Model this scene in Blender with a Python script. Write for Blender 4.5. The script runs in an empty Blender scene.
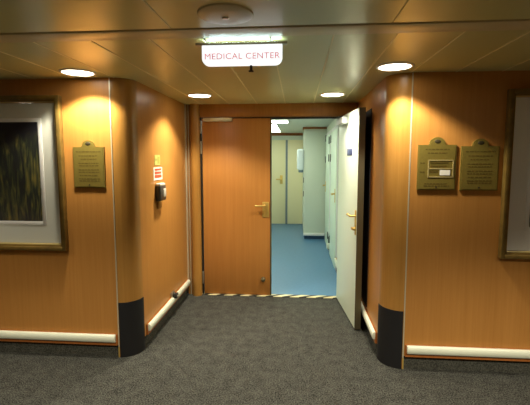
import bpy, bmesh, math, random
from mathutils import Vector, Matrix
random.seed(7)
scene = bpy.context.scene
COL = scene.collection
PI = math.pi

# ------------------------------------------------------------------ helpers
class MB:
    """collects shapes (world or local metres) into one mesh"""
    def __init__(self):
        self.bm = bmesh.new()
    def _merge(self, b):
        me = bpy.data.meshes.new('tmp'); b.to_mesh(me); b.free()
        self.bm.from_mesh(me); bpy.data.meshes.remove(me)
    def box(self, x0, x1, y0, y1, z0, z1, bev=0.0, seg=2):
        b = bmesh.new()
        bmesh.ops.create_cube(b, size=1.0)
        for v in b.verts:
            v.co = Vector(((x0+x1)/2+v.co.x*(x1-x0), (y0+y1)/2+v.co.y*(y1-y0), (z0+z1)/2+v.co.z*(z1-z0)))
        if bev > 0:
            bmesh.ops.bevel(b, geom=list(b.edges), offset=bev, segments=seg, profile=0.5, affect='EDGES')
        self._merge(b); return self
    def cyl(self, p0, p1, r, seg=24, r2=None):
        p0 = Vector(p0); p1 = Vector(p1); d = p1-p0
        b = bmesh.new()
        bmesh.ops.create_cone(b, cap_ends=True, segments=seg, radius1=r, radius2=r if r2 is None else r2, depth=d.length)
        q = d.to_track_quat('Z', 'Y').to_matrix().to_4x4()
        bmesh.ops.transform(b, matrix=Matrix.Translation((p0+p1)/2) @ q, verts=b.verts)
        self._merge(b); return self
    def ball(self, c, r, sx=1, sy=1, sz=1, seg=20):
        b = bmesh.new()
        bmesh.ops.create_uvsphere(b, u_segments=seg, v_segments=seg//2, radius=r)
        for v in b.verts:
            v.co = Vector((c[0]+v.co.x*sx, c[1]+v.co.y*sy, c[2]+v.co.z*sz))
        self._merge(b); return self
    def prism(self, poly, axis, a, b_, bev=0.0):
        """poly: 2-D points; axis 'x' -> (y,z), 'y' -> (x,z), 'z' -> (x,y)"""
        b = bmesh.new()
        def P(u, v, w):
            return {'x': (w, u, v), 'y': (u, w, v), 'z': (u, v, w)}[axis]
        lo = [b.verts.new(P(u, v, a)) for u, v in poly]
        hi = [b.verts.new(P(u, v, b_)) for u, v in poly]
        n = len(poly)
        b.faces.new(lo); b.faces.new(hi)
        for i in range(n):
            b.faces.new((lo[i], lo[(i+1) % n], hi[(i+1) % n], hi[i]))
        bmesh.ops.recalc_face_normals(b, faces=b.faces)
        if bev > 0:
            es = [e for e in b.edges if (e.verts[0] in hi) == (e.verts[1] in hi)]
            bmesh.ops.bevel(b, geom=es, offset=bev, segments=2, profile=0.5, affect='EDGES')
        self._merge(b); return self
    def lathe(self, prof, c, seg=40):
        """prof: (radius, z) pairs spun about a vertical axis through c"""
        b = bmesh.new(); rings = []
        for r, z in prof:
            if r < 1e-5:
                rings.append([b.verts.new((c[0], c[1], c[2]+z))])
            else:
                rings.append([b.verts.new((c[0]+r*math.cos(2*PI*i/seg), c[1]+r*math.sin(2*PI*i/seg), c[2]+z)) for i in range(seg)])
        for A, B in zip(rings, rings[1:]):
            for i in range(seg):
                j = (i+1) % seg
                if len(A) == 1 and len(B) == 1: continue
                if len(A) == 1: b.faces.new((A[0], B[j], B[i]))
                elif len(B) == 1: b.faces.new((A[i], A[j], B[0]))
                else: b.faces.new((A[i], A[j], B[j], B[i]))
        bmesh.ops.recalc_face_normals(b, faces=b.faces)
        self._merge(b); return self
    def tube(self, pts, r, seg=12):
        for p, q in zip(pts, pts[1:]):
            self.cyl(p, q, r, seg)
        for p in pts[1:-1]:
            self.ball(p, r, seg=seg)
        return self
    def build(self, name, mat, parent=None, local=False, smooth=True):
        me = bpy.data.meshes.new(name)
        if parent is not None and not local:
            bmesh.ops.translate(self.bm, vec=-world_loc(parent), verts=self.bm.verts)
        self.bm.to_mesh(me); self.bm.free()
        me.materials.append(mat)
        o = bpy.data.objects.new(name, me); COL.objects.link(o)
        if parent is not None: o.parent = parent
        if smooth:
            for p in me.polygons: p.use_smooth = True
            try: me.set_sharp_from_angle(angle=math.radians(32))
            except Exception: pass
        return o

def world_loc(o):
    v = Vector((0, 0, 0))
    while o is not None:
        v += Vector(o.location); o = o.parent
    return v

def tag(o, label, cat, group=None, kind=None):
    o['label'] = label; o['category'] = cat
    if group: o['group'] = group
    if kind: o['kind'] = kind
    return o

def thing(name, label, cat, loc, rotz=0, group=None, kind=None):
    o = bpy.data.objects.new(name, None); COL.objects.link(o)
    o.empty_display_size = 0.05
    o.location = loc; o.rotation_euler = (0, 0, rotz)
    return tag(o, label, cat, group, kind)

def struct(name, mb, mat, label, cat):
    return tag(mb.build(name, mat), label, cat, kind='structure')

def copy_thing(root, label=None, group=None, loc=None):
    r = root.copy(); COL.objects.link(r)
    if loc is not None: r.location = loc
    if label: r['label'] = label
    if group: r['group'] = group
    for ch in list(root.children):
        c = ch.copy(); COL.objects.link(c); c.parent = r
        for g in list(ch.children):
            d = g.copy(); COL.objects.link(d); d.parent = c
    return r

# ---------------------------------------------------------------- materials
def lin(r, g, b):
    f = lambda c: (c/255/12.92) if c/255 <= 0.04045 else ((c/255+0.055)/1.055)**2.4
    return (f(r), f(g), f(b), 1)

def plain(name, col, rough=0.5, metal=0.0, spec=0.5, emis=None, est=0.0, noise=0.0, nscale=40, bump=0.0):
    m = bpy.data.materials.new(name); m.use_nodes = True
    nt = m.node_tree; p = nt.nodes['Principled BSDF']
    p.inputs['Base Color'].default_value = col
    p.inputs['Roughness'].default_value = rough
    p.inputs['Metallic'].default_value = metal
    p.inputs['Specular IOR Level'].default_value = spec
    if emis:
        p.inputs['Emission Color'].default_value = emis
        p.inputs['Emission Strength'].default_value = est
    if noise > 0 or bump > 0:
        tc = nt.nodes.new('ShaderNodeTexCoord'); n = nt.nodes.new('ShaderNodeTexNoise')
        n.inputs['Scale'].default_value = nscale; n.inputs['Detail'].default_value = 4
        nt.links.new(tc.outputs['Object'], n.inputs['Vector'])
        if noise > 0:
            r = nt.nodes.new('ShaderNodeValToRGB')
            k0, k1 = 1-noise, 1+noise
            r.color_ramp.elements[0].position = 0.3; r.color_ramp.elements[1].position = 0.7
            r.color_ramp.elements[0].color = (col[0]*k0, col[1]*k0, col[2]*k0, 1)
            r.color_ramp.elements[1].color = (min(1, col[0]*k1), min(1, col[1]*k1), min(1, col[2]*k1), 1)
            nt.links.new(n.outputs['Fac'], r.inputs['Fac']); nt.links.new(r.outputs['Color'], p.inputs['Base Color'])
        if bump > 0:
            bp = nt.nodes.new('ShaderNodeBump'); bp.inputs['Strength'].default_value = bump
            bp.inputs['Distance'].default_value = 0.003
            nt.links.new(n.outputs['Fac'], bp.inputs['Height']); nt.links.new(bp.outputs['Normal'], p.inputs['Normal'])
    return m

def wood(name, c0, c1, rough=0.34, scale=1.0, coat=0.0):
    """cherry laminate: fine upright grain"""
    m = bpy.data.materials.new(name); m.use_nodes = True
    nt = m.node_tree; p = nt.nodes['Principled BSDF']; L = nt.links.new
    tc = nt.nodes.new('ShaderNodeTexCoord'); mp = nt.nodes.new('ShaderNodeMapping')
    geo = nt.nodes.new('ShaderNodeNewGeometry')
    mp.inputs['Scale'].default_value = (26*scale, 26*scale, 0.7)
    L(geo.outputs['Position'], mp.inputs['Vector'])
    n1 = nt.nodes.new('ShaderNodeTexNoise'); n1.inputs['Scale'].default_value = 1.3; n1.inputs['Detail'].default_value = 5
    n1.inputs['Roughness'].default_value = 0.6
    L(mp.outputs['Vector'], n1.inputs['Vector'])
    mp2 = nt.nodes.new('ShaderNodeMapping'); mp2.inputs['Scale'].default_value = (130, 130, 3)
    L(geo.outputs['Position'], mp2.inputs['Vector'])
    n2 = nt.nodes.new('ShaderNodeTexNoise'); n2.inputs['Scale'].default_value = 1.0; n2.inputs['Detail'].default_value = 2
    L(mp2.outputs['Vector'], n2.inputs['Vector'])
    mx = nt.nodes.new('ShaderNodeMix'); mx.inputs[0].default_value = 0.35
    L(n1.outputs['Fac'], mx.inputs[2]); L(n2.outputs['Fac'], mx.inputs[3])
    r = nt.nodes.new('ShaderNodeValToRGB')
    r.color_ramp.elements[0].position = 0.3; r.color_ramp.elements[0].color = c0
    r.color_ramp.elements[1].position = 0.7; r.color_ramp.elements[1].color = c1
    L(mx.outputs[0], r.inputs['Fac']); L(r.outputs['Color'], p.inputs['Base Color'])
    p.inputs['Roughness'].default_value = rough
    p.inputs['Specular IOR Level'].default_value = 0.35
    p.inputs['Coat Weight'].default_value = coat
    return m

def carpet(name, dark, light, scale=1.0):
    m = bpy.data.materials.new(name); m.use_nodes = True
    nt = m.node_tree; p = nt.nodes['Principled BSDF']; L = nt.links.new
    geo = nt.nodes.new('ShaderNodeNewGeometry')
    n1 = nt.nodes.new('ShaderNodeTexNoise'); n1.inputs['Scale'].default_value = 105*scale; n1.inputs['Detail'].default_value = 5
    n1.inputs['Roughness'].default_value = 0.7
    n2 = nt.nodes.new('ShaderNodeTexNoise'); n2.inputs['Scale'].default_value = 14*scale; n2.inputs['Detail'].default_value = 3
    L(geo.outputs['Position'], n1.inputs['Vector']); L(geo.outputs['Position'], n2.inputs['Vector'])
    mx = nt.nodes.new('ShaderNodeMix'); mx.inputs[0].default_value = 0.14
    L(n1.outputs['Fac'], mx.inputs[2]); L(n2.outputs['Fac'], mx.inputs[3])
    r = nt.nodes.new('ShaderNodeValToRGB')
    r.color_ramp.elements[0].position = 0.40; r.color_ramp.elements[0].color = dark
    r.color_ramp.elements[1].position = 0.60; r.color_ramp.elements[1].color = light
    L(mx.outputs[0], r.inputs['Fac']); L(r.outputs['Color'], p.inputs['Base Color'])
    p.inputs['Roughness'].default_value = 0.95; p.inputs['Specular IOR Level'].default_value = 0.1
    bp = nt.nodes.new('ShaderNodeBump'); bp.inputs['Strength'].default_value = 0.8; bp.inputs['Distance'].default_value = 0.006
    L(n1.outputs['Fac'], bp.inputs['Height']); L(bp.outputs['Normal'], p.inputs['Normal'])
    return m

def hazard(name):
    """threshold strip: cream metal with slanting dark dashes"""
    m = bpy.data.materials.new(name); m.use_nodes = True
    nt = m.node_tree; p = nt.nodes['Principled BSDF']; L = nt.links.new
    geo = nt.nodes.new('ShaderNodeNewGeometry')
    w = nt.nodes.new('ShaderNodeTexWave'); w.bands_direction = 'X'
    w.inputs['Scale'].default_value = 1.9
    mp = nt.nodes.new('ShaderNodeMapping'); mp.inputs['Rotation'].default_value = (0, 0, math.radians(62)); mp.inputs['Scale'].default_value=(1.9,1.9,1)
    L(geo.outputs['Position'], mp.inputs['Vector']); L(mp.outputs['Vector'], w.inputs['Vector'])
    r = nt.nodes.new('ShaderNodeValToRGB'); r.color_ramp.interpolation = 'CONSTANT'
    r.color_ramp.elements[0].color = lin(48, 46, 40)
    r.color_ramp.elements[1].position = 0.42; r.color_ramp.elements[1].color = lin(225, 214, 165)
    L(w.outputs['Fac'], r.inputs['Fac']); L(r.outputs['Color'], p.inputs['Base Color'])
    p.inputs['Roughness'].default_value = 0.5
    return m

def painting(name, y_top):
    """framed garden print: dark above, yellow-green reeds below"""
    m = bpy.data.materials.new(name); m.use_nodes = True
    nt = m.node_tree; p = nt.nodes['Principled BSDF']; L = nt.links.new
    geo = nt.nodes.new('ShaderNodeNewGeometry')
    mp = nt.nodes.new('ShaderNodeMapping'); mp.inputs['Scale'].default_value = (38, 38, 6)
    L(geo.outputs['Position'], mp.inputs['Vector'])
    n = nt.nodes.new('ShaderNodeTexNoise'); n.inputs['Scale'].default_value = 1.0; n.inputs['Detail'].default_value = 5; n.inputs['Distortion'].default_value = 0.6
    L(mp.outputs['Vector'], n.inputs['Vector'])
    r = nt.nodes.new('ShaderNodeValToRGB')
    e = r.color_ramp.elements
    e[0].position = 0.30; e[0].color = lin(20, 22, 26)
    e[1].position = 0.78; e[1].color = lin(150, 132, 56)
    a = e.new(0.45); a.color = lin(34, 42, 30)
    a = e.new(0.55); a.color = lin(72, 76, 40)
    L(n.outputs['Fac'], r.inputs['Fac'])
    nb = nt.nodes.new('ShaderNodeTexNoise'); nb.inputs['Scale'].default_value = 9; nb.inputs['Detail'].default_value = 3
    L(geo.outputs['Position'], nb.inputs['Vector'])
    sep = nt.nodes.new('ShaderNodeSeparateXYZ'); L(geo.outputs['Position'], sep.inputs[0])
    ad = nt.nodes.new('ShaderNodeMath'); ad.operation = 'MULTIPLY_ADD'; ad.inputs[1].default_value = 0.45
    L(nb.outputs['Fac'], ad.inputs[0]); L(sep.outputs['Z'], ad.inputs[2])
    mr = nt.nodes.new('ShaderNodeMapRange'); mr.inputs['From Min'].default_value = y_top+0.10; mr.inputs['From Max'].default_value = y_top+0.28
    L(ad.outputs[0], mr.inputs['Value'])
    mx = nt.nodes.new('ShaderNodeMix'); mx.data_type = 'RGBA'
    L(mr.outputs['Result'], mx.inputs[0]); L(r.outputs['Color'], mx.inputs[6]); mx.inputs[7].default_value = lin(18, 20, 30)
    # purple shadowed stalks low down
    mr2 = nt.nodes.new('ShaderNodeMapRange'); mr2.inputs['From Min'].default_value = 1.42; mr2.inputs['From Max'].default_value = 1.2
    L(ad.outputs[0], mr2.inputs['Value'])
    mx2 = nt.nodes.new('ShaderNodeMix'); mx2.data_type = 'RGBA'
    sc_ = nt.nodes.new('ShaderNodeMath'); sc_.operation = 'MULTIPLY'; sc_.inputs[1].default_value = 0.55
    L(mr2.outputs['Result'], sc_.inputs[0])
    L(sc_.outputs[0], mx2.inputs[0]); L(mx.outputs[2], mx2.inputs[6]); mx2.inputs[7].default_value = lin(58, 46, 56)
    L(mx2.outputs[2], p.inputs['Base Color'])
    p.inputs['Roughness'].default_value = 0.7
    return m

def glass(name):
    m = bpy.data.materials.new(name); m.use_nodes = True
    nt = m.node_tree; nt.nodes.remove(nt.nodes['Principled BSDF']); L = nt.links.new
    out = nt.nodes['Material Output']
    t = nt.nodes.new('ShaderNodeBsdfTransparent'); g = nt.nodes.new('ShaderNodeBsdfGlossy'); g.inputs['Roughness'].default_value = 0.02
    fr = nt.nodes.new('ShaderNodeFresnel'); fr.inputs['IOR'].default_value = 1.5
    mx = nt.nodes.new('ShaderNodeMixShader')
    gg = nt.nodes.new('ShaderNodeNewGeometry'); iv = nt.nodes.new('ShaderNodeMath'); iv.operation = 'SUBTRACT'; iv.inputs[0].default_value = 1.0
    L(gg.outputs['Backfacing'], iv.inputs[1]); mu = nt.nodes.new('ShaderNodeMath'); mu.operation = 'MULTIPLY'
    L(fr.outputs[0], mu.inputs[0]); L(iv.outputs[0], mu.inputs[1])
    L(mu.outputs[0], mx.inputs[0]); L(t.outputs[0], mx.inputs[1]); L(g.outputs[0], mx.inputs[2]); L(mx.outputs[0], out.inputs['Surface'])
    return m

W = {
 'cherry': wood('cherry_laminate', lin(173, 119, 55), lin(187, 132, 66)),
 'column': wood('column_laminate', lin(160, 114, 50), lin(176, 128, 62), rough=0.30),
 'frame_wood': wood('door_frame_wood', lin(150, 102, 46), lin(168, 116, 56)),
 'door': wood('door_laminate', lin(178, 119, 55), lin(191, 131, 64), rough=0.4),
}
CARPET = carpet('carpet_grey', lin(18, 18, 16), lin(92, 92, 84))
CARPET_BASE = carpet('carpet_skirting', lin(52, 52, 46), lin(92, 92, 82))
CEIL = plain('ceiling_panel', lin(190, 185, 128), rough=0.31, spec=0.6)
CEIL_STRIP = plain('ceiling_strip', lin(200, 186, 146), rough=0.35, spec=0.5)
JOINT = plain('ceiling_joint', lin(232, 222, 180), rough=0.5)
DARKGAP = plain('dark_gap', lin(30, 26, 20), rough=0.8)
STEEL = plain('brushed_steel', lin(190, 186, 172), rough=0.28, metal=0.9)
OLIVE_METAL = plain('door_edge_metal', lin(100, 93, 68), rough=0.42, metal=0.5)
BRASS = plain('polished_brass', lin(222, 190, 104), rough=0.34, metal=0.55)
DULL_BRASS = plain('plaque_brass', lin(142, 126, 58), rough=0.42, metal=0.5, noise=0.06, nscale=60)
PLAQUE_INK = plain('plaque_engraving', lin(104, 88, 34), rough=0.55, metal=0.3)
EMBLEM = plain('plaque_emblem', lin(58, 50, 26), rough=0.5)
RAIL = plain('rail_cream', lin(228, 232, 208), rough=0.35)
RAILWOOD = wood('rail_wood', lin(150, 88, 38), lin(176, 108, 52))
BLACK = plain('black_vinyl', lin(17, 17, 18), rough=0.6, noise=0.1, nscale=120)
WHITE_DOOR = plain('white_door', lin(230, 244, 222), rough=0.42)
WHITE = plain('white_plastic', lin(232, 232, 226), rough=0.4)
INT_WALL = plain('clinic_wall', lin(212, 218, 200), rough=0.5)
INT_CREAM = plain('clinic_cream_door', lin(236, 226, 178), rough=0.5)
INT_CEIL = plain('clinic_ceiling', lin(206, 206, 190), rough=0.5)
GREYLINE = plain('grey_stile', lin(120, 132, 134), rough=0.5)
BLUE = plain('blue_vinyl_floor', lin(86, 128, 162), rough=0.35, noise=0.06, nscale=30)
BLUE_DARK = plain('blue_skirting', lin(34, 62, 104), rough=0.5)
CLOSER = plain('closer_grey', lin(176, 182, 178), rough=0.4)
PLINTH = plain('plinth_blue', lin(58, 92, 126), rough=0.5)
DARK = plain('dark_metal', lin(44, 42, 38), rough=0.4, metal=0.4)
GILT = plain('gilt_frame', lin(128, 104, 50), rough=0.4, metal=0.45, noise=0.22, nscale=14)
GILT_EDGE = plain('gilt_lip', lin(214, 196, 132), rough=0.3, metal=0.5)
MAT_BOARD = plain('picture_mat', lin(216, 218, 204), rough=0.8)
MAT_BEVEL = plain('picture_mat_bevel', lin(236, 236, 230), rough=0.7)
PRINT_L = painting('garden_print', 1.70)
GLASS = glass('picture_glass')
LENS = plain('lamp_lens', (1, 1, 1, 1), emis=(1.0, 0.93, 0.80, 1), est=7.0)
BEZEL = plain('lamp_ring', lin(238, 232, 214), rough=0.35)
SIGN_LIT = plain('sign_lit_face', (1, 1, 1, 1), emis=(0.92, 0.98, 1.0, 1), est=0.58)
SEAM = plain('seam_metal', lin(206, 198, 168), rough=0.35, metal=0.35)
SIGN_GLOW = plain('sign_glow_strip', (1, 1, 1, 1), emis=(0.62, 0.90, 1.0, 1), est=13.0)  # emission of the strip added above the sign
SIGN_RED = plain('sign_letters', lin(200, 70, 80), rough=0.5, emis=(1.0, 0.40, 0.45, 1), est=0.26)
TUBE = plain('fluorescent_diffuser', (1, 1, 1, 1), emis=(0.90, 1.0, 0.84, 1), est=7.0)
GREEN_SIGN = plain('green_sign', lin(196, 188, 104), rough=0.45)
GREEN_DARK = plain('green_sign_mark', lin(158, 160, 74), rough=0.45)
RED_SIGN = plain('red_print', lin(222, 84, 48), rough=0.5)
PAPER = plain('white_card', lin(240, 236, 220), rough=0.6)
GREY_BOX = plain('grey_plastic', lin(60, 60, 56), rough=0.3)
GREY_LIGHT = plain('pale_grey_plastic', lin(196, 192, 178), rough=0.3)
NAVY = plain('navy_sign', lin(64, 74, 120), rough=0.4)
DISPENSER = plain('dispenser_plastic', lin(226, 234, 236), rough=0.3)
DISPENSER_DARK = plain('dispenser_spout', lin(120, 140, 150), rough=0.4)
CROWN = wood('crown_wood', lin(140, 84, 36), lin(160, 98, 48))

# ------------------------------------------------------- key plan dimensions
ZC = 2.125                    # ceiling
YF = 2.84                     # front wall face
YB = 4.30                     # door wall face
XL, XR = -1.22, 0.634         # recess side walls
SL, SR = -1.365, 0.785        # seams where the rounded corners begin
RL, RR = XL-SL, SR-XR
X0, X1, YR = -4.2, 3.7, -1.5  # corridor ends and rear wall

# ------------------------------------------------------------------ setting
struct('floor', MB().box(X0, X1, YR, YB, -0.05, 0.0), CARPET, 'grey flecked carpet of the corridor running into the door recess', 'floor')
struct('floor_medical', MB().box(-1.7, 0.6, YB, 9.3, -0.05, 0.001), BLUE, 'smooth blue vinyl floor seen through the open door', 'floor')

def panel_wall(name, x0, x1, label):
    return struct(name, MB().box(x0, x1, YF, YF+0.06, 0.1, ZC), W['cherry'], label, 'wall')
panel_wall('wall_left', X0, SL-0.002, 'orange cherry laminate corridor wall left of the recess')
panel_wall('wall_right', SR+0.002, X1, 'orange cherry laminate corridor wall right of the recess')
struct('wall_recess_left', MB().box(XL-0.06, XL, YF+RL, YB+0.06, 0.1, ZC), W['cherry'], 'cherry laminate side wall of the recess, left, with small signs', 'wall')
struct('wall_recess_right', MB().box(XR, XR+0.06, YF+RR, YB+0.06, 0.1, ZC), W['cherry'], 'cherry laminate side wall of the recess behind the open white door', 'wall')
struct('wall_rear', MB().box(X0, X1, YR-0.06, YR, 0, ZC), W['cherry'], 'cherry corridor wall behind the viewer', 'wall')
struct('wall_end_left', MB().box(X0-0.06, X0, YR, YF+0.06, 0, ZC), W['cherry'], 'cherry wall closing the left end of the corridor', 'wall')
struct('wall_end_right', MB().box(X1, X1+0.06, YR, YF+0.06, 0, ZC), W['cherry'], 'cherry wall closing the right end of the corridor', 'wall')
# recessed carpet skirting
struct('baseboard_left', MB().box(X0, SL-0.006, YF+0.014, YF+0.06, 0, 0.1), CARPET_BASE, 'dark carpet skirting set back under the left corridor wall', 'skirting')
struct('baseboard_right', MB().box(SR+0.006, X1, YF+0.014, YF+0.06, 0, 0.1), CARPET_BASE, 'dark carpet skirting set back under the right corridor wall', 'skirting')
struct('baseboard_recess_left', MB().box(XL-0.06, XL-0.014, YF+RL, YB, 0, 0.1), CARPET_BASE, 'dark carpet skirting along the left side of the recess', 'skirting')
struct('baseboard_recess_right', MB().box(XR+0.014, XR+0.06, YF+RR, YB, 0, 0.1), CARPET_BASE, 'dark carpet skirting along the right side of the recess', 'skirting')

# ceiling: long panels over the recess end, a cross strip, broad panels nearer
cl = MB()
xs = [-4.2]; x = -4.0
edges = [-4.33+0.3*i for i in range(0, 28)]
for x in edges:
    x0 = max(X0, x+0.0015); x1 = min(X1, x+0.3-0.0015)
    if x1 <= x0: continue
    cl.box(x0, x1, 1.955, YB+0.08, ZC, ZC+0.02, bev=0.002, seg=1)
ceiling = struct('ceiling', cl, CEIL, 'olive cream glossy metal panelled corridor ceiling', 'ceiling')
js = MB()
for x in edges:
    if X0 < x < X1: js.box(x-0.004, x+0.004, 1.955, YB+0.08, ZC-0.0022, ZC+0.004)
js.build('panel_joint', JOINT, ceiling)
MB().box(X0, X1, 1.828, 1.952, ZC-0.004, ZC+0.02, bev=0.003).build('cross_strip', CEIL_STRIP, ceiling)
nb = MB()
for x in [-4.1+0.98*i for i in range(9)]:
    a, b = max(X0, x-0.49+0.0985), min(X1, x+0.49+0.0955)
    if b > a: nb.box(a, b, YR, 1.815, ZC, ZC+0.02, bev=0.002, seg=1)
nb.build('near_panel', CEIL, ceiling)
MB().box(X0, X1, YR, YB+0.08, ZC+0.021, ZC+0.05).build('ceiling_void', DARKGAP, ceiling)

# rounded corner columns
def corner_column(name, cx, R, side, label):
    def arc(r, a0=0, a1=90, n=24):
        pts = []
        for i in range(n+1):
            t = math.radians(a0+(a1-a0)*i/n)
            pts.append((cx+side*r*math.sin(t), YF+R-r*math.cos(t)))
        return pts
    root = thing(name, label, 'column', (cx, YF+R, 0), kind='structure')
    MB().prism([(cx, YF+R)]+arc(R), 'z', 0, ZC).build('column_shell', W['column'], root)
    MB().prism([(cx+side*0.004, YF+R)]+arc(R+0.004, 3, 90), 'z', 0, 0.437).build('kick_plate', BLACK, root)['label'] = 'black vinyl kick plate at the column foot'
    MB().box(cx-0.004, cx+0.004, YF-0.004, YF+0.02, 0.085, ZC).build('seam_strip', SEAM, root)['label'] = 'thin silver metal seam strip'
    MB().box(cx-side*0.006, cx+side*0.002, YF-0.003, YF+0.02, 0, 0.085).build('foot_strip', BRASS, root)['label'] = 'short brass strip at the floor'
corner_column('trim_1', SL, RL, 1, 'rounded cherry corner column left of the recess with black foot')
corner_column('trim_2', SR, RR, -1, 'rounded cherry corner column right of the recess with black foot')

# door wall: jamb posts, header, frame
hd = MB().box(XL, XR, YB, YB+0.08, 1.985, ZC)
hd.box(-1.06, XR, YB-0.012, YB, 1.995, ZC-0.0, bev=0.003)
header = struct('wall_back', hd, W['frame_wood'], 'cherry header panel over the double doors', 'wall')
jl = MB()
poly = [(-1.165, YB+0.08), (-1.165, YB-0.02)]
for i in range(13):
    t = PI*i/12
    poly.append((-1.1125-0.0525*math.cos(t), YB-0.02-0.045*math.sin(t)))
poly.append((-1.06, YB+0.08))
jl.prism(poly, 'z', 0, ZC)
post = struct('trim_3', jl, W['column'], 'rounded wooden door post left of the closed door leaf', 'door frame')
sp = MB().box(XL, XL+0.012, YB-0.03, YB+0.0, 0.1, ZC).box(XL+0.03, XL+0.036, YB-0.02, YB, 0.0, ZC)
struct('trim_4', sp, SEAM, 'thin silver corner profile beside the rounded door post', 'trim')
struct('trim_5', MB().box(XL, -1.165, YB, YB+0.08, 0, ZC-0.14), W['frame_wood'], 'narrow wooden infill strip behind the silver corner profile', 'trim')
struct('trim_6', MB().box(0.505, XR, YB, YB+0.08, 0, 1.985), W['frame_wood'], 'wooden door jamb behind the open white door', 'door frame')
fr = MB().box(-1.06, -1.042, YB-0.004, YB+0.05, 0, 1.985).box(-1.06, 0.505, YB+0.03, YB+0.075, 1.966, 1.985).box(0.487, 0.505, YB, YB+0.05, 0, 1.985)
struct('trim_7', fr, DARK, 'dark steel rebate lining the double door opening', 'door frame')
struct('trim_8', MB().box(-1.06, 0.505, YB-0.022, YB+0.05, 0.0, 0.008, bev=0.002), hazard('threshold_stripes'), 'striped cream and black threshold strip under the double doors', 'threshold')

struct('trim_11', MB().box(XR-0.006, XR, 3.485, 4.2, 0.215, 1.965), BLACK, 'added black strip on the recess wall behind the open white door', 'wall lining')  # added strip, makes the dark band beside the open leaf
# ----------------------------------------------------------- door, closed leaf
d1 = thing('door_1', 'closed orange cherry door leaf with brass lever on its right', 'door', (-1.04, YB, 0), kind='structure')
MB().box(-1.036, -0.29, YB+0.0, YB+0.045, 0.014, 1.972, bev=0.002).build('leaf', W['door'], d1)
MB().box(-0.290, -0.276, YB-0.004, YB+0.047, 0.014, 1.972).build('edge_strip', OLIVE_METAL, d1)['label'] = 'dull metal strip on the meeting edge'
ch = MB().box(-1.02, -0.70, YB-0.03, YB, 1.938, 1.978, bev=0.004)
chan = ch.build('door_closer', SEAM, d1); chan['label'] = 'silver door closer channel along the top of the leaf'
for z in (1.88, 1.66, 0.2):
    hb = MB().cyl((-1.048, YB-0.012, z-0.06), (-1.048, YB-0.012, z+0.06), 0.009, 12)
    hb.ball((-1.048, YB-0.012, z+0.062), 0.009, seg=12).ball((-1.048, YB-0.012, z-0.062), 0.009, seg=12)
    hb.build('hinge', STEEL, d1)
hp = MB().box(-0.376, -0.302, YB-0.008, YB, 0.895, 1.065, bev=0.004)
hnd = hp.build('handle_plate', BRASS, d1)
lv = MB().cyl((-0.350, YB-0.008, 1.025), (-0.350, YB-0.055, 1.025), 0.010)
lv.tube([(-0.345, YB-0.052, 1.025), (-0.43, YB-0.055, 1.024), (-0.452, YB-0.048, 1.024)], 0.0105, 14)
lv.build('lever', BRASS, hnd)
MB().cyl((-0.345, YB-0.018, 0.935), (-0.345, YB-0.006, 0.935), 0.011).build('keyhole', BRASS, hnd)
kb = MB().cyl((-0.365, YB, 0.195), (-0.365, YB-0.02, 0.195), 0.026, r2=0.018).ball((-0.365, YB-0.028, 0.195), 0.024)
kb.build('floor_bolt_knob', OLIVE_METAL, d1)['label'] = 'dull round metal knob low on the leaf'

# ----------------------------------------------------------- door, open leaf
ang = math.atan2(-0.823, 0.083)
d2 = thing('door_2', 'white faced door leaf swung open against the right side of the recess', 'door', (0.445, YB-0.012, 0), ang, kind='structure')
DL = 0.825
MB().box(0.0, DL-0.004, 0.0, 0.044, 0.014, 1.972, bev=0.002).build('leaf', WHITE_DOOR, d2, local=True)
MB().box(0.0, DL-0.004, 0.0445, 0.05, 0.014, 1.972).build('corridor_face', W['door'], d2, local=True)['label'] = 'orange laminate corridor side'
MB().box(DL-0.004, DL+0.004, -0.002, 0.052, 0.014, 1.972).build('edge_strip', OLIVE_METAL, d2, local=True)['label'] = 'dull metal strip on the free edge'
hp = MB().box(DL-0.062, DL-0.026, -0.008, 0.0, 0.865, 1.085, bev=0.003).build('handle_plate', BRASS, d2, local=True)
lv = MB().cyl((DL-0.044, -0.008, 1.035), (DL-0.044, -0.055, 1.035), 0.010)
lv.tube([(DL-0.044, -0.052, 1.035), (DL-0.145, -0.055, 1.035), (DL-0.165, -0.046, 1.035)], 0.0105, 14)
o = lv.build('lever', BRASS, hp, local=True)
tt = MB().cyl((DL-0.044, -0.008, 0.92), (DL-0.044, -0.024, 0.92), 0.016).box(DL-0.085, DL-0.036, -0.036, -0.024, 0.908, 0.932, bev=0.005)
tt.build('thumb_turn', BRASS, hp, local=True)
dc = MB().box(0.12, 0.42, -0.06, 0.0, 1.87, 1.94, bev=0.012, seg=3).build('door_closer', CLOSER, d2, local=True)
MB().tube([(0.24, -0.03, 1.944), (0.30, -0.035, 1.952), (0.05, -0.06, 1.955)], 0.007, 10).build('closer_arm', DARK, dc, local=True)
for z in (1.8, 1.0, 0.2):
    MB().cyl((-0.006, 0.058, z-0.06), (-0.006, 0.058, z+0.06), 0.009, 12).build('hinge', STEEL, d2, local=True)
# small navy notice on the white leaf
nv = thing('door_notice', 'small navy blue nameplate on the open white door', 'sign', Vector((0.445, YB-0.012, 0)) + Matrix.Rotation(ang, 3, 'Z') @ Vector((0.50, -0.0005, 1.60)), ang)
MB().box(-0.10, 0.10, -0.003, 0, -0.032, 0.032, bev=0.001).build('notice_plate', NAVY, nv, local=True)
MB().box(-0.08, -0.04, -0.004, -0.003, -0.012, 0.02).build('notice_mark', plain('navy_sign_mark', lin(130, 140, 180)), nv, local=True)

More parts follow.
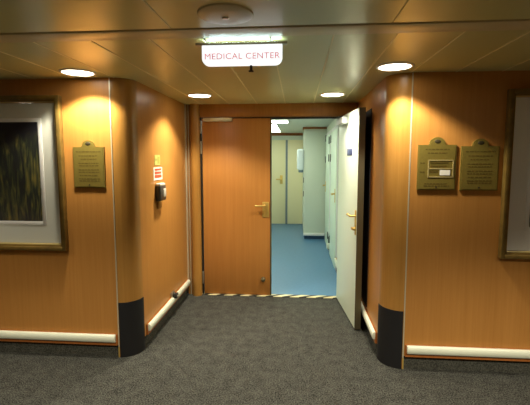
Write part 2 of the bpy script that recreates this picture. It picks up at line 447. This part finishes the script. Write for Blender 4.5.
# ------------------------------------------------------------- bumper rails
def rail(label, along, a, b, face, sgn, group='cream bumper rails', z0=0.128, z1=0.188):
    """along 'x': runs a..b in x on wall y=face (sgn -1 = towards viewer); along 'y' likewise on x=face"""
    zm = (z0+z1)/2; h = (z1-z0)/2; d = 0.026
    prof = [(0, z0)]
    for i in range(9):
        t = -PI/2+PI*i/8
        prof.append((0.010+(d-0.010)*max(0, math.cos(t))**0.8, zm+h*math.sin(t)))
    prof.append((0, z1))
    prof = [(face+sgn*(0.012+u), z) for u, z in prof]
    back = [(face+sgn*u, z) for u, z in [(0, z0-0.028), (0.014, z0-0.028), (0.014, z0-0.004), (0.012, z1), (0, z1)]]
    loc = ((a+b)/2, face, z0-0.028) if along == 'x' else (face, (a+b)/2, z0-0.028)
    root = thing('bumper_rail', label, 'bumper rail', loc, group=group)
    ax = 'x' if along == 'x' else 'y'
    MB().prism(back, ax, a-(0.008), b+0.008).build('rail_base', RAILWOOD, root)['label'] = 'thin brown wooden backing ledge'
    MB().prism(prof, ax, a, b, bev=0.004).build('rail_bumper', RAIL, root)
    return root
rail('cream bumper rail low on the corridor wall under the garden picture', 'x', X0+0.02, SL-0.018, YF, -1)
rail('cream bumper rail low on the corridor wall right of the right column', 'x', SR+0.022, X1-0.02, YF, -1)
rail('cream bumper rail along the left side wall of the recess', 'y', YF+RL+0.05, YB-0.06, XL, 1)
rail('cream bumper rail along the right side wall of the recess behind open door', 'y', YF+RR+0.04, YB-0.3, XR, -1)

# door hold-back magnet above the recess rail
hb = thing('door_holder', 'small dark door hold-back button over the rail left of the closed door', 'door holder', (XL, 3.69, 0.185))
MB().box(XL, XL+0.02, 3.65, 3.73, 0.17, 0.235, bev=0.004).build('holder_base', STEEL, hb)
MB().cyl((XL+0.02, 3.69, 0.2), (XL+0.06, 3.69, 0.2), 0.03).build('holder_pad', DARK, hb)
MB().cyl((XL+0.06, 3.69, 0.19), (XL+0.066, 3.69, 0.19), 0.016).build('holder_contact', STEEL, hb)

# ------------------------------------------------------------------ plaques
def plaque(label, xc, zb, w, h, card=False):
    root = thing('wall_plaque', label, 'plaque', (xc, YF, zb), group='brass wall plaques')
    def outline(ins):
        a = w/2-ins; r = w*0.21-ins*0.6; zt = zb+h-ins
        pts = [(xc-a, zb+ins), (xc+a, zb+ins), (xc+a, zt), (xc+r+0.006, zt)]
        for i in range(15):
            t = PI*i/14
            pts.append((xc+r*math.cos(t), zt+0.006+r*0.86*math.sin(t)))
        pts += [(xc-r-0.006, zt), (xc-a, zt)]
        return pts
    MB().prism(outline(0), 'y', YF-0.010, YF).build('plate', DULL_BRASS, root)
    MB().prism(outline(0.008), 'y', YF-0.0125, YF-0.010).build('raised_face', DULL_BRASS, root)
    MB().ball((xc, YF-0.012, zb+h+0.022), 0.022, sx=1, sy=0.15, sz=0.62).build('emblem', EMBLEM, root)['label'] = 'dark oval emblem in the rounded top'
    y0, y1 = YF-0.0136, YF-0.012
    rnd = random.Random(int(xc*1000))
    if card:
        rows = [(0.90, .62), (0.82, .5), (.14, .62), (.09, .66)]
    else:
        rows = [(0.88, .78), (0.78, .62), (.70, .5), (.60, .66), (.54, .62), (.44, .66), (.38, .66), (.30, .6), (.22, .66), (.17, .64)]
    for fz, fw in rows:
        ln = MB(); z = zb+h*fz; x = xc-w*fw/2
        while x < xc+w*fw/2-0.004:
            l = min(rnd.uniform(0.010, 0.026), xc+w*fw/2-x)
            ln.box(x, x+l, y0, y1, z-0.0032, z+0.0032); x += l+0.006
        ln.build('engraved_row', PLAQUE_INK, root)
    if card:
        for fz in (.60, .40):
            ln = MB()
            for k in range(2):
                ln.box(xc-w*.44+k*.018, xc-w*.44+k*.018+.014, y0, y1, zb+h*fz-.003, zb+h*fz+.003)
            ln.build('engraved_row', PLAQUE_INK, root)
    MB().cyl((xc, YF-0.0145, zb+0.02), (xc, YF-0.012, zb+0.02), 0.006, 12).build('screw', EMBLEM, root)
    if card:
        a, b, c, d = xc-w*.22, xc+w*.42, zb+h*.29, zb+h*.66
        m = (c+d)/2
        f = MB()
        for z in (c, m, d): f.box(a, b, YF-0.0155, YF-0.012, z-0.0035, z+0.0035)
        for x in (a, b): f.box(x-0.0035, x+0.0035, YF-0.0155, YF-0.012, c-0.0035, d+0.0035)
        fo = f.build('card_holder', GILT_EDGE, root); fo['label'] = 'pale two-slot card holder frame'
        cd = MB().box(b-0.088, b-0.02, YF-0.0165, YF-0.0145, c+0.012, m-0.010)
        cd.build('paper_card', PAPER, fo)['label'] = 'white paper card in the lower slot'
        for z, l in ((m+0.018, .11), (m+0.040, .12), (m-0.02, .05)):
            l2 = MB().box(a+0.012, a+0.012+l, YF-0.0145, YF-0.012, z-0.004, z+0.004)
            l2.build('slot_row', PLAQUE_INK, fo)
plaque('brass plaque with arched top beside the garden picture on the left wall', -1.541, 1.323, 0.24, 0.303)
plaque('brass plaque with a pale card holder, next to the right column', 0.965, 1.322, 0.258, 0.312, card=True)
plaque('brass plaque of engraved lines between card holder plaque and right picture', 1.251, 1.320, 0.252, 0.304)

# ----------------------------------------------------------- framed pictures
def picture(label, xi, xo, z0, z1, print_mat, mat_mat, fw=0.048):
    """xi..xo = outer edges in x"""
    xc = (xi+xo)/2
    root = thing('framed_picture', label, 'picture', (xc, YF, z0), group='gilt framed pictures on the corridor wall')
    def ring(mb, a0, a1, c0, c1, w, ya, yb):
        mb.box(a0, a0+w, ya, yb, c0, c1, bev=0.004).box(a1-w, a1, ya, yb, c0, c1, bev=0.004)
        mb.box(a0+w-.004, a1-w+.004, ya, yb, c0, c0+w, bev=0.004).box(a0+w-.004, a1-w+.004, ya, yb, c1-w, c1, bev=0.004)
        return mb
    fr = ring(MB(), xi, xo, z0, z1, fw*0.62, YF-0.046, YF)
    ring(fr, xi+fw*0.4, xo-fw*0.4, z0+fw*0.4, z1-fw*0.4, fw*0.5, YF-0.034, YF)
    fr.build('frame', GILT, root)
    i = fw*0.85
    ring(MB(), xi+i, xo-i, z0+i, z1-i, 0.009, YF-0.024, YF-0.004).build('frame_lip', GILT_EDGE, root)['label'] = 'bright gilt inner lip'
    m = fw+0.004
    mb = MB().box(xi+m, xo-m, YF-0.010, YF-0.002, z0+m, z1-m)
    mat = mb.build('mat', mat_mat, root)
    g = 0.110
    ring(MB(), xi+m+g, xo-m-g, z0+m+g+0.030, z1-m-g, 0.03, YF-0.013, YF-0.009).build('mat_bevel', MAT_BEVEL, mat)
    g += 0.028
    MB().box(xi+m+g, xo-m-g, YF-0.0125, YF-0.009, z0+m+g+0.030, z1-m-g).build('print', print_mat, root)
    MB().box(xi+m-0.002, xo-m+0.002, YF-0.018, YF-0.0165, z0+m-0.002, z1-m+0.002).build('glass', GLASS, root)
picture('gilt framed garden print behind glass on the left wall', -2.72, -1.732, 0.845, 2.0, PRINT_L, MAT_BOARD)
picture('gilt framed picture with pale mat at the right edge', 1.407, 2.40, 0.850, 2.0, PRINT_L, MAT_BEVEL)

# -------------------------------------------------- signs on the recess wall
def xface(mb, y0, y1, z0, z1, t0, t1, bev=0.0):
    return mb.box(XL+t0, XL+t1, y0, y1, z0, z1, bev=bev)
g = thing('green_notice', 'small green notice above the red printed one on the recess wall', 'sign', (XL, 3.38, 1.48))
xface(MB(), 3.315, 3.450, 1.482, 1.570, 0, 0.003).build('notice_plate', GREEN_SIGN, g)
gm = MB(); xface(gm, 3.39, 3.435, 1.495, 1.555, 0.003, 0.004); xface(gm, 3.33, 3.375, 1.52, 1.54, 0.003, 0.004)
gm.build('notice_mark', GREEN_DARK, g)
r = thing('red_notice', 'white notice with red printed blocks above the grey wall unit', 'sign', (XL, 3.39, 1.35))
xface(MB(), 3.285, 3.500, 1.352, 1.464, 0, 0.003).build('notice_plate', PAPER, r)
rm = MB()
for z0, z1 in ((1.435, 1.453), (1.405, 1.426), (1.372, 1.398)): xface(rm, 3.31, 3.475, z0, z1, 0.003, 0.0042)
rm.build('printed_blocks', RED_SIGN, r)
u = thing('wall_unit', 'grey box with pale cap mounted below the red notice', 'wall box', (XL, 3.43, 1.165))
xface(MB(), 3.315, 3.465, 1.17, 1.305, 0, 0.05, bev=0.012).build('box', GREY_BOX, u)
xface(MB(), 3.32, 3.46, 1.295, 1.325, 0, 0.046, bev=0.012).build('cap', GREY_LIGHT, u)
xface(MB(), 3.385, 3.45, 1.20, 1.275, 0.045, 0.054, bev=0.004).build('front_window', GREY_LIGHT, u)
xface(MB(), 3.345, 3.42, 1.10, 1.175, 0, 0.02, bev=0.006).build('lower_bracket', W['column'], u)

# ------------------------------------------------------------ illuminated sign
SY = 2.0
s = thing('hanging_sign', 'lit white hanging sign with faint red letters below the ceiling', 'sign', (-0.275, SY, 1.998))
xa, xb, za, zb, rr = -0.474, -0.076, 1.999, 2.098, 0.035
pl = [(xa, zb), (xa, za+rr)]
for i in range(1, 9): t = PI/2*i/8; pl.append((xa+rr-rr*math.cos(t), za+rr-rr*math.sin(t)))
for i in range(0, 9): t = PI/2*i/8; pl.append((xb-rr+rr*math.sin(t), za+rr-rr*math.cos(t)))
pl += [(xb, zb)]
MB().prism(pl, 'y', SY-0.012, SY+0.012).build('lit_panel', SIGN_LIT, s)
MB().box(-0.506, -0.052, SY-0.016, SY+0.016, 2.096, 2.108, bev=0.002).build('top_bar', STEEL, s)
MB().box(-0.47, -0.08, SY-0.009, SY+0.009, 2.1079, 2.1095).build('glow_strip', SIGN_GLOW, s)['label'] = 'added glowing strip on top of the bar to light the ceiling'  # added emitter, gives the ceiling the glow the dimmed sign face lacks
for x, dx in ((-0.445, -0.014), (-0.128, -0.004)):
    MB().tube([(x, SY, 2.107), (x+dx, SY-0.03, ZC-0.001)], 0.005, 10).build('hanger', STEEL, s)
MB().box(-0.236, -0.224, SY-0.008, SY+0.008, 1.970, 1.999, bev=0.002).box(-0.242, -0.218, SY-0.01, SY+0.01, 1.967, 1.974, bev=0.002).build('pull_stub', DARK, s)['label'] = 'short dark stub under the sign'
cu = bpy.data.curves.new('lettering', 'FONT'); cu.body = 'MEDICAL CENTER'; cu.size = 0.048; cu.extrude = 0.0008
cu.align_x = 'CENTER'; cu.align_y = 'CENTER'; cu.space_character = 1.05
to = bpy.data.objects.new('lettering_curve', cu); COL.objects.link(to)
bpy.context.view_layer.update()
me = bpy.data.meshes.new_from_object(to.evaluated_get(bpy.context.evaluated_depsgraph_get()))
bpy.data.objects.remove(to)
xsz = [v.co.x for v in me.vertices]; wdt = max(xsz)-min(xsz); k = 0.372/wdt
for v in me.vertices:
    x, y, z = v.co; v.co = Vector((x*k, -0.0128-z, y*0.85))
me.materials.clear(); me.materials.append(SIGN_RED)
lt = bpy.data.objects.new('lettering', me); COL.objects.link(lt); lt.parent = s; lt.location = (0, 0, 0.043)
lt['label'] = 'faint red capital lettering'

# ceiling dome
dm = thing('ceiling_dome', 'shallow round glossy ceiling fitting ahead of the hanging sign', 'ceiling fitting', (-0.295, 1.655, ZC))
MB().lathe([(0, -0.015), (0.06, -0.014), (0.1, -0.011), (0.112, -0.006), (0.115, 0.0)], (-0.295, 1.655, ZC)).build('dome', CEIL_STRIP, dm)
MB().lathe([(0.0, -0.021), (0.012, -0.020), (0.016, -0.013)], (-0.295, 1.655, ZC)).build('indicator_button', STEEL, dm)

# -------------------------------------------------------------- downlights
WARM = (1.0, 0.91, 0.74)
def downlight(label, x, y, power, r=0.105, proto=None, core=0.6, aim=0.0, soft=0.5):
    if proto is None:
        root = thing('downlight', label, 'ceiling light', (x, y, ZC), group='round ceiling downlights')
        MB().lathe([(r-0.006, 0.0), (r-0.006, -0.007), (r, -0.010), (r+0.010, -0.007), (r+0.013, 0.0)], (x, y, ZC)).build('trim_ring', BEZEL, root)
        MB().lathe([(0, -0.006), (r*0.6, -0.006), (r-0.004, -0.004), (r-0.004, 0.0)], (x, y, ZC)).build('lens', LENS, root)
    else:
        root = copy_thing(proto, label, loc=(x, y, ZC))
    ld = bpy.data.lights.new('downlight_beam', 'SPOT'); ld.energy = power; ld.color = WARM
    ld.spot_size = math.radians(124); ld.spot_blend = soft; ld.shadow_soft_size = 0.045
    lo = bpy.data.objects.new('downlight_beam', ld); COL.objects.link(lo)
    lo.location = (x, y-aim, ZC-0.02)
    if core <= 0: return root
    lc = bpy.data.lights.new('downlight_core', 'SPOT'); lc.energy = power*core; lc.color = WARM
    lc.spot_size = math.radians(80); lc.spot_blend = 1.0; lc.shadow_soft_size = 0.045
    l2 = bpy.data.objects.new('downlight_core', lc); COL.objects.link(l2)
    l2.location = (x, y-aim, ZC-0.02)
    return root
P = 38
p0 = downlight('lit round ceiling downlight in front of the left column', -1.49, 2.645, P*1.25, core=0.0, soft=0.32)
downlight('lit round ceiling downlight left of the closed door in the recess', -0.905, 3.68, P*1.3, proto=p0, core=1.1, aim=0.08)
downlight('lit round ceiling downlight over the open white door', 0.318, 3.72, P*0.6, proto=p0, core=1.1, aim=0.08)
downlight('lit round ceiling downlight in front of the right column', 0.615, 2.64, P*1.25, proto=p0, core=0.0, soft=0.32)
# the corridor's other downlights, beside and behind the viewpoint
for lab, x, y, pw in (('lit downlight in the corridor ceiling left of the garden picture', -2.84, 1.70, P*0.7),
                      ('lit downlight in the corridor ceiling overhead, left', -1.35, 0.85, P*2.6),
                      ('lit downlight in the corridor ceiling overhead, right', 0.75, 0.85, P*2.6),
                      ('lit downlight in the corridor ceiling at the far right', 1.95, 0.95, P*2.6)):
    downlight(lab, x, y, pw, proto=p0)

# ---------------------------------------------------- clinic behind the doors
YI, YK, YW = YB+0.08, 7.51, 9.24
XI = 0.552
ZI = 2.125
struct('wall_medical_back', MB().box(-1.7, 0.9, YW, YW+0.06, 0, ZI), INT_WALL, 'pale far wall of the clinic holding cream double doors', 'wall')
struct('wall_medical_right', MB().box(XI, XI+0.06, YI, YW, 0, ZI), INT_WALL, 'pale right wall of the clinic with white doors', 'wall')
struct('wall_medical_left', MB().box(-1.76, -1.7, YI, YW, 0, ZI), INT_WALL, 'pale left wall of the clinic hidden by the closed door', 'wall')
struct('wall_medical_front', MB().box(-1.7, XL, YI-0.02, YI+0.04, 0, ZI).box(XR-0.096, XR+0.1, YI+0.001, YI+0.04, 0, ZI), INT_WALL, 'inner side of the door wall', 'wall')
struct('ceiling_medical', MB().box(-1.76, XI+0.06, YI, YW+0.06, ZI, ZI+0.05), INT_CEIL, 'pale clinic ceiling seen through the open door', 'ceiling')
struct('trim_9', MB().box(-1.7, 0.13, YW-0.03, YW, 2.065, ZI, bev=0.006), CROWN, 'brown wooden crown strip along the far clinic wall', 'trim')
def far_door(name, x0, x1, label, hx):
    d = thing(name, label, 'door', ((x0+x1)/2, YW, 0), kind='structure')
    MB().box(x0, x1, YW-0.02, YW, 0.01, 1.965, bev=0.003).build('leaf', INT_CREAM, d)
    if hx is not None:
        pl_ = MB().box(hx-0.03, hx+0.03, YW-0.028, YW-0.02, 0.95, 1.15, bev=0.003).build('handle_plate', BRASS, d)
        MB().cyl((hx, YW-0.028, 1.06), (hx, YW-0.07, 1.06), 0.014).tube([(hx, YW-0.07, 1.06), (hx-0.12, YW-0.07, 1.06)], 0.014, 10).build('lever', BRASS, pl_)
far_door('door_3', -1.10, -0.262, 'cream far clinic door leaf with brass handle', -0.36)
far_door('door_4', -0.215, 0.62, 'cream far clinic door leaf without handle beside the cupboard', None)
struct('trim_10', MB().box(-0.262, -0.215, YW-0.03, YW, 0.0, 1.965), GREYLINE, 'grey vertical stile between the cream far doors', 'trim')

# tall white cupboard jutting into the clinic
cb = thing('tall_cupboard', 'tall white cupboard with brown crown at the right of the clinic', 'cupboard', (0.34, YK+0.4, 0))
MB().box(0.135, XI-0.002, YK, YW-0.05, 0.07, 2.085).build('body', INT_WALL, cb)
MB().box(0.17, 0.535, YK-0.018, YK-0.001, 0.09, 2.05, bev=0.003).build('door', INT_WALL, cb)
MB().box(0.105, XI-0.004, YK-0.03, YK+0.3, 2.085, ZI-0.002, bev=0.004).build('crown', CROWN, cb)['label'] = 'brown wooden crown'
MB().box(0.13, XI-0.02, YK-0.045, YK-0.018, 0.075, 0.125, bev=0.005).build('base_rail', WHITE, cb)
MB().box(0.15, XI-0.004, YK+0.02, YW-0.06, 0.0, 0.07).build('plinth', PLINTH, cb)['label'] = 'dark blue recessed plinth'
for z in (1.91, 1.52): MB().box(0.525, 0.545, YK-0.03, YK-0.017, z-0.06, z+0.06, bev=0.003).build('hinge', DARK, cb)
for z in (1.13, 0.87): MB().box(0.12, 0.135, YK+0.03, YK+0.08, z-0.05, z+0.05, bev=0.003).build('latch', OLIVE_METAL, cb)
# dispenser on the cupboard's side
dp = thing('paper_dispenser', 'white rounded dispenser mounted on the cupboard corner in the clinic', 'dispenser', (0.07, YK+0.15, 1.28))
MB().box(0.0, 0.134, YK+0.02, YK+0.32, 1.32, 1.72, bev=0.04, seg=4).build('housing', DISPENSER, dp)
MB().box(0.03, 0.125, YK+0.06, YK+0.28, 1.275, 1.335, bev=0.012).build('outlet', DISPENSER_DARK, dp)

def side_door(name, y0, y1, hinge_y, handle_y, label):
    d = thing(name, label, 'door', (XI, (y0+y1)/2, 0), kind='structure')
    MB().box(XI-0.012, XI, y0-0.06, y0, 0, 2.0, bev=0.003).box(XI-0.012, XI, y1, y1+0.06, 0, 2.0, bev=0.003).box(XI-0.012, XI, y0, y1, 1.95, 2.0, bev=0.003).build('door_frame', WHITE, d)
    MB().box(XI-0.022, XI, y0+0.004, y1-0.004, 0.012, 1.945, bev=0.003).build('leaf', WHITE_DOOR, d)
    for z in (1.84, 1.55, 0.25): MB().box(XI-0.034, XI-0.02, hinge_y-0.02, hinge_y+0.02, z-0.06, z+0.06, bev=0.004).build('hinge', DARK, d)
    MB().box(XI-0.028, XI-0.02, handle_y-0.02, handle_y+0.02, 0.93, 1.12, bev=0.002).tube([(XI-0.028, handle_y, 1.05), (XI-0.07, handle_y, 1.05), (XI-0.07, handle_y-0.1, 1.05)], 0.011, 10).build('handle', BRASS, d)['label'] = 'brass lever handle'
side_door('door_5', 6.62, 7.40, 6.64, 7.33, 'white side door in the clinic next to the cupboard')
side_door('door_6', 5.45, 6.32, 6.30, 5.53, 'white side door in the clinic beside the open leaf')
rail_i = rail('cream bumper rail low on the clinic right wall before the side doors', 'y', 4.6, 5.36, XI, -1)
bp = thing('wall_bumper', 'small cream wall bumper low beside the clinic side door', 'bumper', (XI, 6.46, 0.05))
MB().box(XI-0.055, XI, 6.40, 6.54, 0.06, 0.14, bev=0.012).build('bumper_pad', RAIL, bp)
MB().box(XI-0.02, XI, 6.55, 6.58, 0.02, 0.24).build('end_plate', DARK, bp)
struct('baseboard_medical', MB().box(XI-0.008, XI, YI, 5.38, 0, 0.07).box(XI-0.008, XI, 6.39, 6.55, 0, 0.05), BLUE_DARK, 'dark blue skirting along the clinic right wall', 'skirting')

# clinic lamps
def troffer(label, x0, x1, y0, y1):
    t = thing('fluorescent_light', label, 'ceiling light', ((x0+x1)/2, (y0+y1)/2, ZI), group='clinic fluorescent panels')
    MB().box(x0-0.015, x1+0.015, y0-0.015, y1+0.015, ZI-0.012, ZI, bev=0.003).build('housing', WHITE, t)
    MB().box(x0, x1, y0, y1, ZI-0.02, ZI-0.011, bev=0.003).build('diffuser', TUBE, t)
troffer('lit long fluorescent panel on the clinic ceiling beside the door edge', -0.62, -0.36, 6.75, 8.6)
troffer('lit short fluorescent panel on the clinic ceiling, nearer one', -0.40, -0.15, 6.05, 6.45)
troffer('unseen fluorescent panel added behind the header to light the open door', -1.25, -0.35, 4.7, 5.5)  # unseen panel, added and enlarged to brighten the open white leaf

# ----------------------------------------------------------------- world etc.
w = bpy.data.worlds.new('world'); scene.world = w; w.use_nodes = True
w.node_tree.nodes['Background'].inputs['Color'].default_value = (0.02, 0.018, 0.014, 1)
w.node_tree.nodes['Background'].inputs['Strength'].default_value = 0.3

# ------------------------------------------------------------------- camera
F = 395.0
pitch = math.atan(39/395); yaw = math.atan(32/397)
cam = bpy.data.cameras.new('camera'); co = bpy.data.objects.new('camera', cam); COL.objects.link(co)
co.location = (0, 0, 1.54)
co.rotation_euler = (PI/2-pitch, 0, yaw)
cam.sensor_fit = 'HORIZONTAL'; cam.sensor_width = 36.0; cam.lens = 36.0*F/530.0
cam.shift_y = -5.0/530.0
cam.clip_start = 0.02
scene.camera = co

vs = scene.view_settings
scene.display_settings.display_device = 'sRGB'
vs.view_transform = 'Standard'; vs.look = 'None'; vs.gamma = 1.0; vs.use_curve_mapping = False
vs.exposure = 0.80
